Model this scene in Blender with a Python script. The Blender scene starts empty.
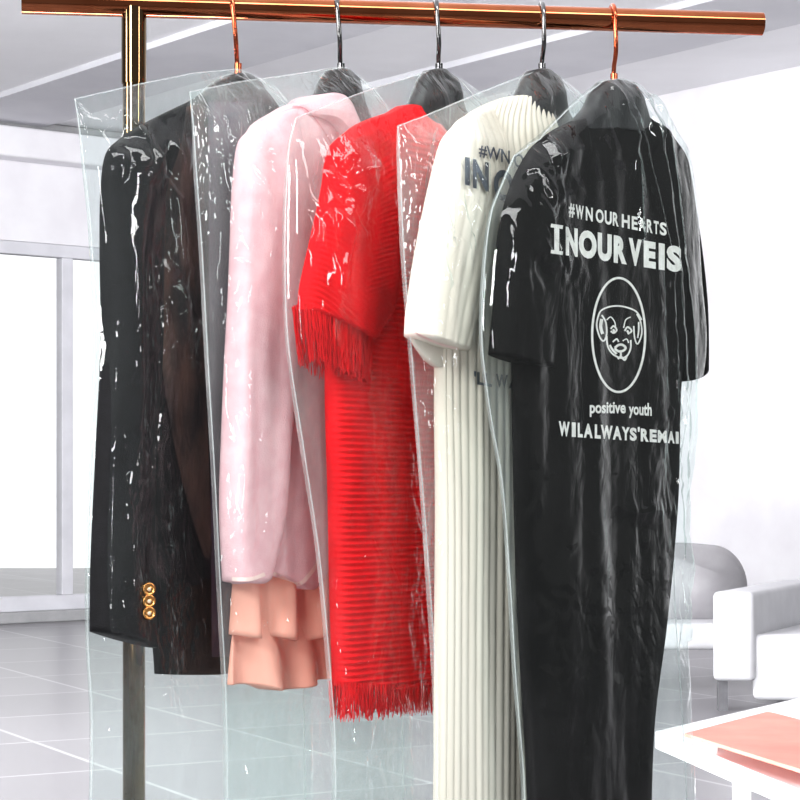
import bpy, bmesh, math, random
from mathutils import Vector, noise, Matrix
from mathutils.bvhtree import BVHTree
random.seed(7)
sc = bpy.context.scene
col = sc.collection
# ---------------------------------------------------------------- camera
F, CX, HY, CH = 2000.0, 400.0, 480.0, 1.1
CAM = Vector((0, 0, CH))
cd = bpy.data.cameras.new('camera'); cam = bpy.data.objects.new('camera', cd); col.objects.link(cam)
cam.location = CAM; cam.rotation_euler = (math.pi/2, 0, 0)
cd.sensor_width = 36; cd.lens = 90; cd.shift_y = 0.1; cd.clip_start = 0.05; cd.clip_end = 200
sc.camera = cam
def ray(px, py): return Vector(((px-CX)/F, 1.0, (HY-py)/F))
def at_z(px, py, z):
    d = ray(px, py); return CAM + d*((z-CH)/d.z)
def at_y(px, py, Y): return CAM + ray(px, py)*Y

# ---------------------------------------------------------------- materials
def S(c):
    def f(v):
        v /= 255.0
        return v/12.92 if v <= .04045 else ((v+.055)/1.055)**2.4
    return (f(c[0]), f(c[1]), f(c[2]), 1)
def mat(name, c, rough=.5, metal=0, spec=.5, **kw):
    m = bpy.data.materials.new(name); m.use_nodes = True
    b = m.node_tree.nodes['Principled BSDF']
    b.inputs['Base Color'].default_value = S(c); b.inputs['Roughness'].default_value = rough
    b.inputs['Metallic'].default_value = metal; b.inputs['Specular IOR Level'].default_value = spec
    for k, v in kw.items(): b.inputs[k.replace('_', ' ')].default_value = v
    return m
def N(m, t, **kw):
    n = m.node_tree.nodes.new(t)
    for k, v in kw.items():
        if k in n.inputs: n.inputs[k].default_value = v
        else: setattr(n, k, v)
    return n
def L(m, a, b): m.node_tree.links.new(a, b)
def P(m): return m.node_tree.nodes['Principled BSDF']
def mottle(m, c1, c2, scale=20, detail=4, stretch=(1, 1, 1), bump=0, bscale=None, lo=.35, hi=.65, rough=None):
    tc = N(m, 'ShaderNodeTexCoord'); mp = N(m, 'ShaderNodeMapping'); mp.inputs['Scale'].default_value = stretch
    nz = N(m, 'ShaderNodeTexNoise'); nz.inputs['Scale'].default_value = scale; nz.inputs['Detail'].default_value = detail
    cr = N(m, 'ShaderNodeValToRGB'); e = cr.color_ramp.elements
    e[0].position = lo; e[1].position = hi; e[0].color = S(c1); e[1].color = S(c2)
    L(m, tc.outputs['Object'], mp.inputs[0]); L(m, mp.outputs[0], nz.inputs['Vector'])
    L(m, nz.outputs['Fac'], cr.inputs[0]); L(m, cr.outputs[0], P(m).inputs['Base Color'])
    if bump:
        n2 = N(m, 'ShaderNodeTexNoise'); n2.inputs['Scale'].default_value = bscale or scale*4
        L(m, mp.outputs[0], n2.inputs['Vector'])
        b = N(m, 'ShaderNodeBump'); b.inputs['Strength'].default_value = bump; b.inputs['Distance'].default_value = .002
        L(m, n2.outputs['Fac'], b.inputs['Height']); L(m, b.outputs[0], P(m).inputs['Normal'])
    return m

M = {}
M['plaster'] = mottle(mat('plaster', (236, 234, 238), .75), (232, 230, 235), (240, 239, 243), 3, bump=.05)
M['ceil'] = mottle(mat('ceiling_paint', (240, 240, 243), .8), (238, 238, 241), (243, 243, 246), 2)
M['ceil_grey'] = mottle(mat('ceiling_grey', (214, 214, 220), .8), (208, 208, 214), (217, 217, 222), 2)
M['frame'] = mottle(mat('window_frame_paint', (214, 214, 220), .5), (208, 208, 214), (218, 218, 224), 5)
M['sill'] = mottle(mat('sill_grey', (165, 166, 168), .5), (158, 159, 161), (172, 172, 174), 8)
M['terrace'] = mottle(mat('terrace_stone', (222, 220, 208), .8), (238, 236, 226), (246, 244, 236), 2)
M['sofa'] = mottle(mat('white_leather', (232, 232, 236), .45), (202, 202, 206), (210, 210, 214), 8, bump=.1)
M['sofa_grey'] = mottle(mat('grey_upholstery', (190, 188, 192), .6), (148, 146, 150), (158, 156, 160), 9, bump=.15)
M['table_white'] = mottle(mat('white_lacquer', (246, 246, 248), .25), (244, 244, 246), (248, 248, 250), 4)
M['coral'] = mottle(mat('coral_board', (238, 138, 122), .5), (234, 130, 114), (242, 146, 130), 6)
M['dark_leg'] = mottle(mat('steel_leg', (110, 110, 114), .4), (96, 96, 100), (120, 120, 124), 10)
M['hanger'] = mottle(mat('black_plastic', (34, 34, 36), .35), (20, 20, 22), (32, 32, 34), 60, bump=.3)
M['copper'] = mottle(mat('copper', (190, 92, 62), .16, 1), (176, 78, 48), (204, 108, 78), 30)
M['dark_chrome'] = mottle(mat('dark_chrome', (92, 92, 94), .15, 1), (80, 80, 82), (120, 120, 120), 30)
M['rail'] = mottle(mat('bronze_tube', (205, 140, 105), .07, 1), (160, 88, 56), (176, 104, 70), 12)
M['post'] = mottle(mat('brass_tube', (140, 112, 80), .07, 1), (108, 84, 58), (124, 100, 72), 12)
M['blazer'] = mottle(mat('black_wool', (15, 15, 19), .75, spec=.25), (7, 7, 10), (13, 13, 17), 60, bump=.35, bscale=500)
M['blazer_front'] = mottle(mat('brown_brocade', (34, 26, 26), .6, spec=.3), (30, 24, 25), (92, 64, 56), 26, 8, (1, 1, .35), bump=.3, bscale=120, lo=.42, hi=.72)
M['lining'] = mottle(mat('plum_lining', (62, 44, 62), .5), (38, 30, 44), (84, 62, 84), 8, 5, (1, 1, .4))
M['brass_button'] = mottle(mat('brass_button', (200, 140, 80), .25, 1), (180, 120, 66), (215, 160, 96), 200)
M['thread'] = mottle(mat('pale_thread', (225, 205, 180), .5), (215, 195, 170), (235, 215, 190), 300)
M['pink'] = mottle(mat('pink_wool', (238, 186, 194), .85, spec=.2), (237, 188, 196), (244, 202, 208), 45, 6, bump=.35, bscale=400)
M['pink_trim'] = mottle(mat('cream_pink_trim', (250, 222, 216), .8), (246, 214, 208), (252, 228, 222), 60)
M['pink_dark'] = mottle(mat('pink_thread', (214, 150, 158), .8), (206, 140, 150), (220, 158, 166), 60)
M['peach'] = mottle(mat('peach_chiffon', (250, 176, 156), .8, spec=.2), (247, 168, 148), (252, 184, 166), 10, 4, (1, 1, .2), bump=.08, bscale=900)
def rib_mat(name, dark, light):
    m = mat(name, light, .8, spec=.15)
    mottle(m, dark, light, 30, 5, (1, 1, .6), lo=.3, hi=.6)
    return m
M['red'] = rib_mat('red_knit', (214, 4, 16), (236, 8, 22))
M['white'] = mottle(mat('cream_pleat', (240, 230, 222), .8, spec=.15), (232, 219, 204), (242, 233, 222), 10, 4, (1, 1, .1))
M['black'] = mottle(mat('black_jersey', (11, 11, 11), .85, spec=.12), (8, 8, 8), (14, 13, 13), 12, 5, (1, 1, .15), bump=.2, bscale=600)
M['print_white'] = mottle(mat('white_print', (238, 236, 232), .7), (226, 224, 220), (246, 245, 242), 80)
M['print_grey'] = mottle(mat('charcoal_print', (70, 74, 86), .7), (44, 46, 56), (90, 96, 108), 40)
m = bpy.data.materials.new('welded_seam'); m.use_nodes = True; M['seam'] = m
pb = P(m); pb.inputs['Base Color'].default_value = (.85, .93, .93, 1); pb.inputs['Roughness'].default_value = .15; pb.inputs['Alpha'].default_value = .28
# floor tiles
m = mat('floor_tile', (176, 174, 178), .3, spec=.3); M['floor'] = m
tc = N(m, 'ShaderNodeTexCoord'); mp = N(m, 'ShaderNodeMapping'); mp.inputs['Rotation'].default_value = (0, 0, math.radians(-28.8))
br = N(m, 'ShaderNodeTexBrick'); br.offset = 0; br.inputs['Scale'].default_value = 1
br.inputs['Brick Width'].default_value = .9; br.inputs['Row Height'].default_value = .9
br.inputs['Mortar Size'].default_value = .012; br.inputs['Mortar Smooth'].default_value = .3
br.inputs['Color1'].default_value = S((120, 118, 122)); br.inputs['Color2'].default_value = S((131, 129, 133)); br.inputs['Mortar'].default_value = S((166, 166, 168))
L(m, tc.outputs['Object'], mp.inputs[0]); L(m, mp.outputs[0], br.inputs['Vector']); L(m, br.outputs['Color'], P(m).inputs['Base Color'])

def film(name, haze, tint=(.945, .985, .975), gloss=1.0, seed=0.0, bump=.5):
    """clear polythene: mostly transparent with a slight green tint, a little milky scatter and a glossy skin"""
    m = bpy.data.materials.new(name); m.use_nodes = True; nt = m.node_tree
    nt.nodes.remove(P(m)); out = nt.nodes['Material Output']
    tc = N(m, 'ShaderNodeTexCoord'); mp = N(m, 'ShaderNodeMapping')
    mp.inputs['Location'].default_value = (seed, seed, seed); mp.inputs['Scale'].default_value = (1, 1, .55)
    L(m, tc.outputs['Object'], mp.inputs[0])
    nz = N(m, 'ShaderNodeTexNoise'); nz.inputs['Scale'].default_value = 9; nz.inputs['Detail'].default_value = 5; nz.inputs['Roughness'].default_value = .62; nz.inputs['Distortion'].default_value = 1.2
    L(m, mp.outputs[0], nz.inputs['Vector'])
    mr = N(m, 'ShaderNodeMapRange'); mr.inputs['From Min'].default_value = .35; mr.inputs['From Max'].default_value = .72
    mr.inputs['To Min'].default_value = haze*.55; mr.inputs['To Max'].default_value = haze*1.8
    L(m, nz.outputs['Fac'], mr.inputs['Value'])
    n2 = N(m, 'ShaderNodeTexNoise'); n2.inputs['Scale'].default_value = 7; n2.inputs['Detail'].default_value = 3
    L(m, mp.outputs[0], n2.inputs['Vector'])
    add = N(m, 'ShaderNodeVectorMath', operation='MULTIPLY_ADD'); add.inputs[1].default_value = (.16, .16, .16)
    L(m, n2.outputs['Color'], add.inputs[0]); L(m, mp.outputs[0], add.inputs[2])
    hs = []
    for sc_, am in ((24, 1.0), (58, .45)):
        vo = N(m, 'ShaderNodeTexVoronoi', feature='DISTANCE_TO_EDGE'); vo.inputs['Scale'].default_value = sc_
        L(m, add.outputs[0], vo.inputs['Vector'])
        q = N(m, 'ShaderNodeMath', operation='MULTIPLY'); q.inputs[1].default_value = am; L(m, vo.outputs['Distance'], q.inputs[0]); hs.append(q)
    sm = N(m, 'ShaderNodeMath', operation='ADD'); L(m, hs[0].outputs[0], sm.inputs[0]); L(m, hs[1].outputs[0], sm.inputs[1])
    n3 = N(m, 'ShaderNodeTexNoise'); n3.inputs['Scale'].default_value = 4.5; n3.inputs['Detail'].default_value = 1; L(m, mp.outputs[0], n3.inputs['Vector'])
    mk = N(m, 'ShaderNodeMapRange'); mk.inputs['From Min'].default_value = .42; mk.inputs['From Max'].default_value = .62; mk.inputs['To Min'].default_value = .08; L(m, n3.outputs['Fac'], mk.inputs['Value'])
    hh = N(m, 'ShaderNodeMath', operation='MULTIPLY'); L(m, sm.outputs[0], hh.inputs[0]); L(m, mk.outputs[0], hh.inputs[1])
    bp = N(m, 'ShaderNodeBump'); bp.inputs['Strength'].default_value = bump; bp.inputs['Distance'].default_value = .012
    L(m, hh.outputs[0], bp.inputs['Height'])
    tr = N(m, 'ShaderNodeBsdfTransparent'); tr.inputs[0].default_value = (*tint, 1)
    df = N(m, 'ShaderNodeBsdfDiffuse'); df.inputs[0].default_value = (.86, .92, .92, 1)
    tl = N(m, 'ShaderNodeBsdfTranslucent'); tl.inputs[0].default_value = (.86, .92, .92, 1)
    hz = N(m, 'ShaderNodeMixShader'); hz.inputs[0].default_value = .35
    L(m, df.outputs[0], hz.inputs[1]); L(m, tl.outputs[0], hz.inputs[2])
    m1 = N(m, 'ShaderNodeMixShader'); L(m, mr.outputs[0], m1.inputs[0]); L(m, tr.outputs[0], m1.inputs[1]); L(m, hz.outputs[0], m1.inputs[2])
    gl = N(m, 'ShaderNodeBsdfGlossy'); gl.inputs['Roughness'].default_value = .03; gl.inputs['Color'].default_value = (1, 1, 1, 1)
    L(m, bp.outputs[0], gl.inputs['Normal'])
    ge = N(m, 'ShaderNodeNewGeometry'); dt = N(m, 'ShaderNodeVectorMath', operation='DOT_PRODUCT')
    L(m, ge.outputs['Incoming'], dt.inputs[0]); L(m, bp.outputs[0], dt.inputs[1])
    ab = N(m, 'ShaderNodeMath', operation='ABSOLUTE'); L(m, dt.outputs['Value'], ab.inputs[0])
    iv = N(m, 'ShaderNodeMath', operation='SUBTRACT'); iv.inputs[0].default_value = 1; iv.use_clamp = True; L(m, ab.outputs[0], iv.inputs[1])
    pw = N(m, 'ShaderNodeMath', operation='POWER'); pw.inputs[1].default_value = 5; L(m, iv.outputs[0], pw.inputs[0])
    ml = N(m, 'ShaderNodeMath', operation='MULTIPLY_ADD'); ml.inputs[1].default_value = .7; ml.inputs[2].default_value = .035; L(m, pw.outputs[0], ml.inputs[0])
    mu = N(m, 'ShaderNodeMath', operation='MULTIPLY'); mu.inputs[1].default_value = gloss; mu.use_clamp = True
    L(m, ml.outputs[0], mu.inputs[0])
    m2 = N(m, 'ShaderNodeMixShader'); L(m, mu.outputs[0], m2.inputs[0]); L(m, m1.outputs[0], m2.inputs[1]); L(m, gl.outputs[0], m2.inputs[2])
    L(m, m2.outputs[0], out.inputs[0])
    return m

# ---------------------------------------------------------------- helpers
def link(name, me, m, parent=None, smooth=True):
    o = bpy.data.objects.new(name, me); col.objects.link(o)
    if m: me.materials.append(m)
    if smooth:
        for p in me.polygons: p.use_smooth = True
    if parent is not None: o.parent = parent; o.matrix_parent_inverse = Matrix.Translation(-Vector(parent.location))
    return o
def obj(name, bm, m, parent=None, smooth=False):
    me = bpy.data.meshes.new(name); bm.to_mesh(me); bm.free(); return link(name, me, m, parent, smooth)
def pyobj(name, vs, fs, m, parent=None, smooth=True):
    me = bpy.data.meshes.new(name); me.from_pydata([tuple(v) for v in vs], [], fs); me.update()
    return link(name, me, m, parent, smooth)
def thing(name, label, cat, loc, group=None):
    o = bpy.data.objects.new(name, None); col.objects.link(o); o.location = loc; o.empty_display_size = .05
    return tag(o, label, cat, group)
def tag(o, label, cat, group=None):
    o['label'] = label; o['category'] = cat
    if group: o['group'] = group
    return o
def struct(o): o['kind'] = 'structure'; return o
def boxbm(bm, o, ax, ay, az, bev=0):
    """box from corner o along vectors ax, ay, az"""
    b2 = bmesh.new()
    v = [b2.verts.new(o+ax*i+ay*j+az*k) for i in (0, 1) for j in (0, 1) for k in (0, 1)]
    for f in ((0, 1, 3, 2), (4, 6, 7, 5), (0, 4, 5, 1), (2, 3, 7, 6), (0, 2, 6, 4), (1, 5, 7, 3)):
        b2.faces.new([v[i] for i in f])
    bmesh.ops.recalc_face_normals(b2, faces=b2.faces)
    if bev: bmesh.ops.bevel(b2, geom=b2.edges[:]+b2.verts[:], offset=bev, segments=4, affect='EDGES', profile=.5)
    me = bpy.data.meshes.new('t'); b2.to_mesh(me); b2.free(); bm.from_mesh(me); bpy.data.meshes.remove(me)
    return bm
def tube(name, pts, r, m, parent=None, n=20, flat=None):
    """swept tube through points; flat=(w, t) makes a strip"""
    vs, fs = [], []
    pts = [Vector(p) for p in pts]
    T0 = (pts[1]-pts[0]).normalized()
    ref = Vector((0, 0, 1)) if abs(T0.z) < .9 else Vector((1, 0, 0))
    U = T0.cross(ref).normalized()
    for i, p in enumerate(pts):
        T = ((pts[min(i+1, len(pts)-1)]-pts[max(i-1, 0)])).normalized()
        U = (U-T*U.dot(T)).normalized(); V = T.cross(U)
        rr = r[i] if isinstance(r, (list, tuple)) else r
        for k in range(n):
            a = 2*math.pi*k/n; vs.append(p+U*math.cos(a)*rr+V*math.sin(a)*rr)
    for i in range(len(pts)-1):
        for k in range(n):
            fs.append((i*n+k, i*n+(k+1) % n, (i+1)*n+(k+1) % n, (i+1)*n+k))
    e_n = (len(pts)-1)*n; c1 = len(vs); vs += vs[:n]; c2 = len(vs); vs += vs[e_n:e_n+n]   # separate caps keep the wall normals true
    fs.append(tuple(range(c1, c1+n))[::-1]); fs.append(tuple(range(c2, c2+n)))
    me = bpy.data.meshes.new(name); me.from_pydata([tuple(v) for v in vs], [], fs); me.update()
    o = link(name, me, m, parent)
    me.polygons[-1].use_smooth = False; me.polygons[-2].use_smooth = False
    return o

# ---------------------------------------------------------------- room
HC = 2.757                                     # ceiling above the camera
U = Vector((-.617, .787, 0)).normalized(); V = Vector((.787, .617, 0)).normalized(); Z = Vector((0, 0, 1))
ZC = CH+HC
W0 = at_y(20, HY, 15.4); W0.z = 0              # a point at the window wall's foot
corner = W0+V*3.11
fl = bmesh.new(); boxbm(fl, Vector((-14, -3, -.1)), Vector((26, 0, 0)), Vector((0, 28, 0)), Vector((0, 0, .1)))
struct(obj('floor', fl, M['floor']))
# ceiling with dropped grey bands running along U
c0 = at_z(640, 100, ZC)
def vco(px, py): return (at_z(px, py, ZC)-c0).dot(V)
e_ = vco(642, 98); d_ = vco(580, 69); c_ = vco(448, 62); b_ = vco(254, 60); a_ = vco(22, 85)
c0 = corner.copy(); c0.z = ZC
shift = (at_z(640, 100, ZC)-c0).dot(V)
cb = bmesh.new(); boxbm(cb, c0+V*.2-U*14+U*.0, V*-14, U*14.2, Z*.1); struct(obj('ceiling', cb, M['ceil']))
for i, (p, q) in enumerate(((d_, c_), (b_, a_))):
    bm = bmesh.new(); boxbm(bm, c0+V*(p+shift)-U*13.9-Z*.04, V*(q-p), U*13.9, Z*.05)
    struct(obj('trim_%d' % (i+1), bm, M['ceil_grey']))
# right wall
bm = bmesh.new(); boxbm(bm, corner-U*6.6, V*.2, U*6.8, Z*ZC); struct(obj('wall_right', bm, M['plaster']))
bm = bmesh.new(); boxbm(bm, corner-U*6.6-V*.015, V*.015, U*6.6, Z*.08); struct(obj('baseboard_right', bm, M['frame']))
# window wall: header above the glazing, cornice, sill
def hz(py): return CH+(HY-py)/F*15.4
zh = hz(241)
bm = bmesh.new(); boxbm(bm, corner-V*9+Z*zh, V*9, U*.25, Z*(ZC-zh)); struct(obj('wall_left', bm, M['plaster']))
bm = bmesh.new(); boxbm(bm, corner-V*9+Z*hz(162)-U*.22, V*9, U*.22, Z*(hz(132)-hz(162)), .02); struct(obj('trim_3', bm, M['plaster']))
bm = bmesh.new(); boxbm(bm, corner-V*9+Z*hz(131)-U*.10, V*9, U*.10, Z*(hz(123)-hz(131))); struct(obj('trim_4', bm, M['sill']))
bm = bmesh.new(); boxbm(bm, corner-V*9-U*.06, V*9, U*.3, Z*.085, .01); struct(obj('trim_5', bm, M['sill']))
win = struct(bpy.data.objects.new('window_1', None)); col.objects.link(win); win.location = corner-V*5
def wbox(name, s0, s1, z0, z1, t=.10):
    bm = bmesh.new(); boxbm(bm, corner-V*s0+Z*z0+U*.02, V*(s0-s1), U*t, Z*(z1-z0), .008); return obj(name, bm, M['frame'], win)
wbox('window_frame', 9, 0, zh-.10, zh)
wbox('window_frame', 9, 0, .085, .20)
# mullions: one stands at pixel x 65
def sx(px):
    d = ray(px, HY); # intersect with wall line
    n = Vector((-V.y, V.x, 0)); t = (corner.dot(n))/(d.x*n.x+d.y*n.y); p = Vector((d.x*t, d.y*t, 0)); return (corner-p).dot(V)
s65 = sx(69)
for k in range(-3, 3):
    s = s65+k*1.55
    if s < 9 and s > .1: wbox('mullion', s+.05, s-.05, .20, zh-.10)
gm = bpy.data.materials.new('window_glass'); gm.use_nodes = True
gp = P(gm); gm.node_tree.nodes.remove(gp)
t1 = N(gm, 'ShaderNodeBsdfTransparent'); g1 = N(gm, 'ShaderNodeBsdfGlossy'); g1.inputs['Roughness'].default_value = .02
mx = N(gm, 'ShaderNodeMixShader'); mx.inputs[0].default_value = .06
L(gm, t1.outputs[0], mx.inputs[1]); L(gm, g1.outputs[0], mx.inputs[2]); L(gm, mx.outputs[0], gm.node_tree.nodes['Material Output'].inputs[0])
bm = bmesh.new(); boxbm(bm, corner-V*9+Z*.2+U*.06, V*9, U*.012, Z*(zh-.3)); obj('pane', bm, gm, win)
bm = bmesh.new(); boxbm(bm, corner-V*12+U*.35-Z*.12, V*16, U*2.6, Z*.12); struct(obj('terrace_floor', bm, M['terrace']))

# ---------------------------------------------------------------- sofa and coffee table
def local_thing(name, label, cat, loc): return thing(name, label, cat, loc)
sx0, sy0 = at_z(712, 700, 0), None
arm = at_z(712, 709, 0)                        # foot of the near arm's left corner
A1 = (V*.55-U*.84).normalized()                # right-hand run of the arm, seen as rising to the right
AX = Vector((.80, .60, 0)); AY = Vector((-.60, .80, 0))
ar = at_y(712, HY, 9.5); ar.z = 0
sofa = local_thing('sofa', 'white leather sofa with block arms and rounded grey backrest by the right wall', 'sofa', ar)
bm = bmesh.new(); boxbm(bm, ar+Z*.145, Vector((.19, -.03, 0)), Vector((.55, 1.15, 0)), Z*.425, .025); obj('armrest', bm, M['sofa'], sofa, True)
bm = bmesh.new(); boxbm(bm, ar+Vector((.19, .02, .05)), Vector((1.8, -.25, 0)), Vector((.55, 1.1, 0)), Z*.315, .03); obj('seat', bm, M['sofa'], sofa, True)
bm = bmesh.new(); boxbm(bm, ar+Vector((-1.0, .75, .22)), Vector((1.25, .1, 0)), Vector((.2, .8, 0)), Z*.14, .03); obj('chaise_seat', bm, M['sofa'], sofa, True)
# backrest: rounded slab
bb = at_y(640, HY, 10.6); bb.z = 0
pts = []
wB, hB, rB = at_y(749, HY, 10.6).x-bb.x, CH+(HY-546)/F*10.6, .20
z0 = .30
pts.append((0, z0)); pts.append((wB, z0))
for k in range(13):
    a = math.pi/2*k/12; pts.append((wB-rB+rB*math.cos(a), hB-rB*1.1+rB*1.1*math.sin(a)))
for k in range(1, 9): pts.append(((wB-rB)*(1-k/8), hB+.012*math.sin(k/8*math.pi)))
bm = bmesh.new(); vs = [bm.verts.new(bb+Vector((x, x*.08, z))) for x, z in pts]; f = bm.faces.new(vs)
r_ = bmesh.ops.extrude_face_region(bm, geom=[f]); bmesh.ops.translate(bm, vec=Vector((.03, .2, 0)), verts=[v for v in r_['geom'] if isinstance(v, bmesh.types.BMVert)])
bmesh.ops.recalc_face_normals(bm, faces=bm.faces)
bmesh.ops.bevel(bm, geom=[e for e in bm.edges if abs((e.verts[0].co-e.verts[1].co).y) < .12], offset=.02, segments=2, affect='EDGES')
obj('backrest', bm, M['sofa_grey'], sofa, True)
for dx, dy in ((.03, .03), (1.7, -.1), (.5, 1.0)):
    bm = bmesh.new(); boxbm(bm, ar+Vector((dx+.005, dy, 0)), Vector((.045, 0, 0)), Vector((0, .045, 0)), Z*.15); obj('leg', bm, M['dark_leg'], sofa)
bm = bmesh.new(); boxbm(bm, ar+Vector((-.95, .85, 0)), Vector((.045, 0, 0)), Vector((0, .045, 0)), Z*.23); obj('leg', bm, M['dark_leg'], sofa)

zt = .40
q0 = at_z(655, 731, zt); q1 = at_z(900, 674, zt); q3 = at_z(900, 832, zt)
# keep the top a parallelogram with one corner towards the clothes
e1 = (q1-q0); e3 = (q3-q0); e1 = e1.normalized()*1.5; e3 = e3.normalized()*1.15
tab = local_thing('coffee_table', 'low white lacquered coffee table in front of the sofa', 'table', q0*1)
tab.location.z = 0
bm = bmesh.new(); boxbm(bm, q0-Z*.05, e1, e3, Z*.05, .006); obj('tabletop', bm, M['table_white'], tab)
for i, j in ((.22, .22), (.80, .16), (.16, .80), (.80, .80)):
    p = q0+e1*i+e3*j; bm = bmesh.new(); boxbm(bm, Vector((p.x, p.y, 0)), Vector((.045, 0, 0)), Vector((0, .045, 0)), Z*(zt-.05)); obj('leg', bm, M['table_white'], tab)
bm = bmesh.new(); boxbm(bm, Vector((q0.x, q0.y, .14))+e1*.2+e3*.2, e1*.64, e3*.64, Z*.02); obj('shelf', bm, M['sill'], tab)
zb = zt+.045
r0 = at_z(684, 733, zb); r1 = at_z(768, 711, zb); r3 = at_z(774, 761, zb)
f1 = r1-r0; f3 = (r3-r0)*1.5
tray = thing('coral_tray', 'flat coral pink tray raised on short feet on the white coffee table', 'tray', Vector((r0.x, r0.y, zt)))
bm = bmesh.new(); boxbm(bm, r0-Z*.010, f1, f3, Z*.010, .003); obj('tray_board', bm, M['coral'], tray)
for i, j in ((.1, .1), (.86, .1), (.1, .86), (.86, .86)):
    p = r0+f1*i+f3*j; bm = bmesh.new(); boxbm(bm, Vector((p.x, p.y, zt)), Vector((.03, 0, 0)), Vector((0, .03, 0)), Z*(zb-zt-.010)); obj('foot', bm, M['table_white'], tray)

# ---------------------------------------------------------------- rack
RR = .0168; RH = .666
def rail_pt(px, cy): Y = RH*F/(HY-cy); return at_y(px, cy, Y)
ra, rb = rail_pt(22, 2.0), rail_pt(762, 24.0)
rdir = (rb-ra).normalized()
def rail_at(px):
    t = (px-22)/740.0
    for _ in range(4):
        p = ra+(rb-ra)*t; x = CX+p.x/p.y*F; t += (px-x)/740.0
    return ra+(rb-ra)*t
pp = rail_at(134)
rack = thing('clothes_rack', 'bronze metal clothes rack with horizontal rail and round brass post', 'clothes rack', Vector((pp.x, pp.y, 0)))
tube('rail', [ra, ra+(rb-ra)*.5, rb], RR, M['rail'], rack, 48)
tube('post', [Vector((pp.x, pp.y, .03)), Vector((pp.x, pp.y, 1.0)), Vector((pp.x, pp.y, pp.z-.012))], .0158, M['post'], rack, 48)
tube('post_collar', [Vector((pp.x, pp.y, CH+(HY-84)/F*pp.y)), Vector((pp.x, pp.y, pp.z-.004))], .0175, M['post'], rack, 48)
tube('base_foot', [Vector((pp.x+.02, pp.y-.28, .018)), Vector((pp.x-.02, pp.y+.28, .018))], .018, M['post'], rack, 32)

# ---------------------------------------------------------------- garment frames
TH = math.radians(55)
AXV = Vector((math.cos(TH), math.sin(TH), 0)); NV = Vector((math.sin(TH), -math.cos(TH), 0))
class Frame:
    def __init__(s, hx):
        s.O = rail_at(hx); s.hx = hx
    def back(s, px, py, d=0.0):
        """pixel on the hanging plane, d metres towards the viewer's side, as (s, z)"""
        ox, oy = s.O.x+NV.x*d, s.O.y+NV.y*d; dx = (px-CX)/F
        t = (dx*oy-ox)/(AXV.x-dx*AXV.y); Y = oy+AXV.y*t
        return t, CH+(HY-py)/F*Y
    def pt(s, a, z, d): return Vector((s.O.x+AXV.x*a+NV.x*d, s.O.y+AXV.y*a+NV.y*d, z))
FR = [Frame(x) for x in (238, 341, 439, 542, 614)]

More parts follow.
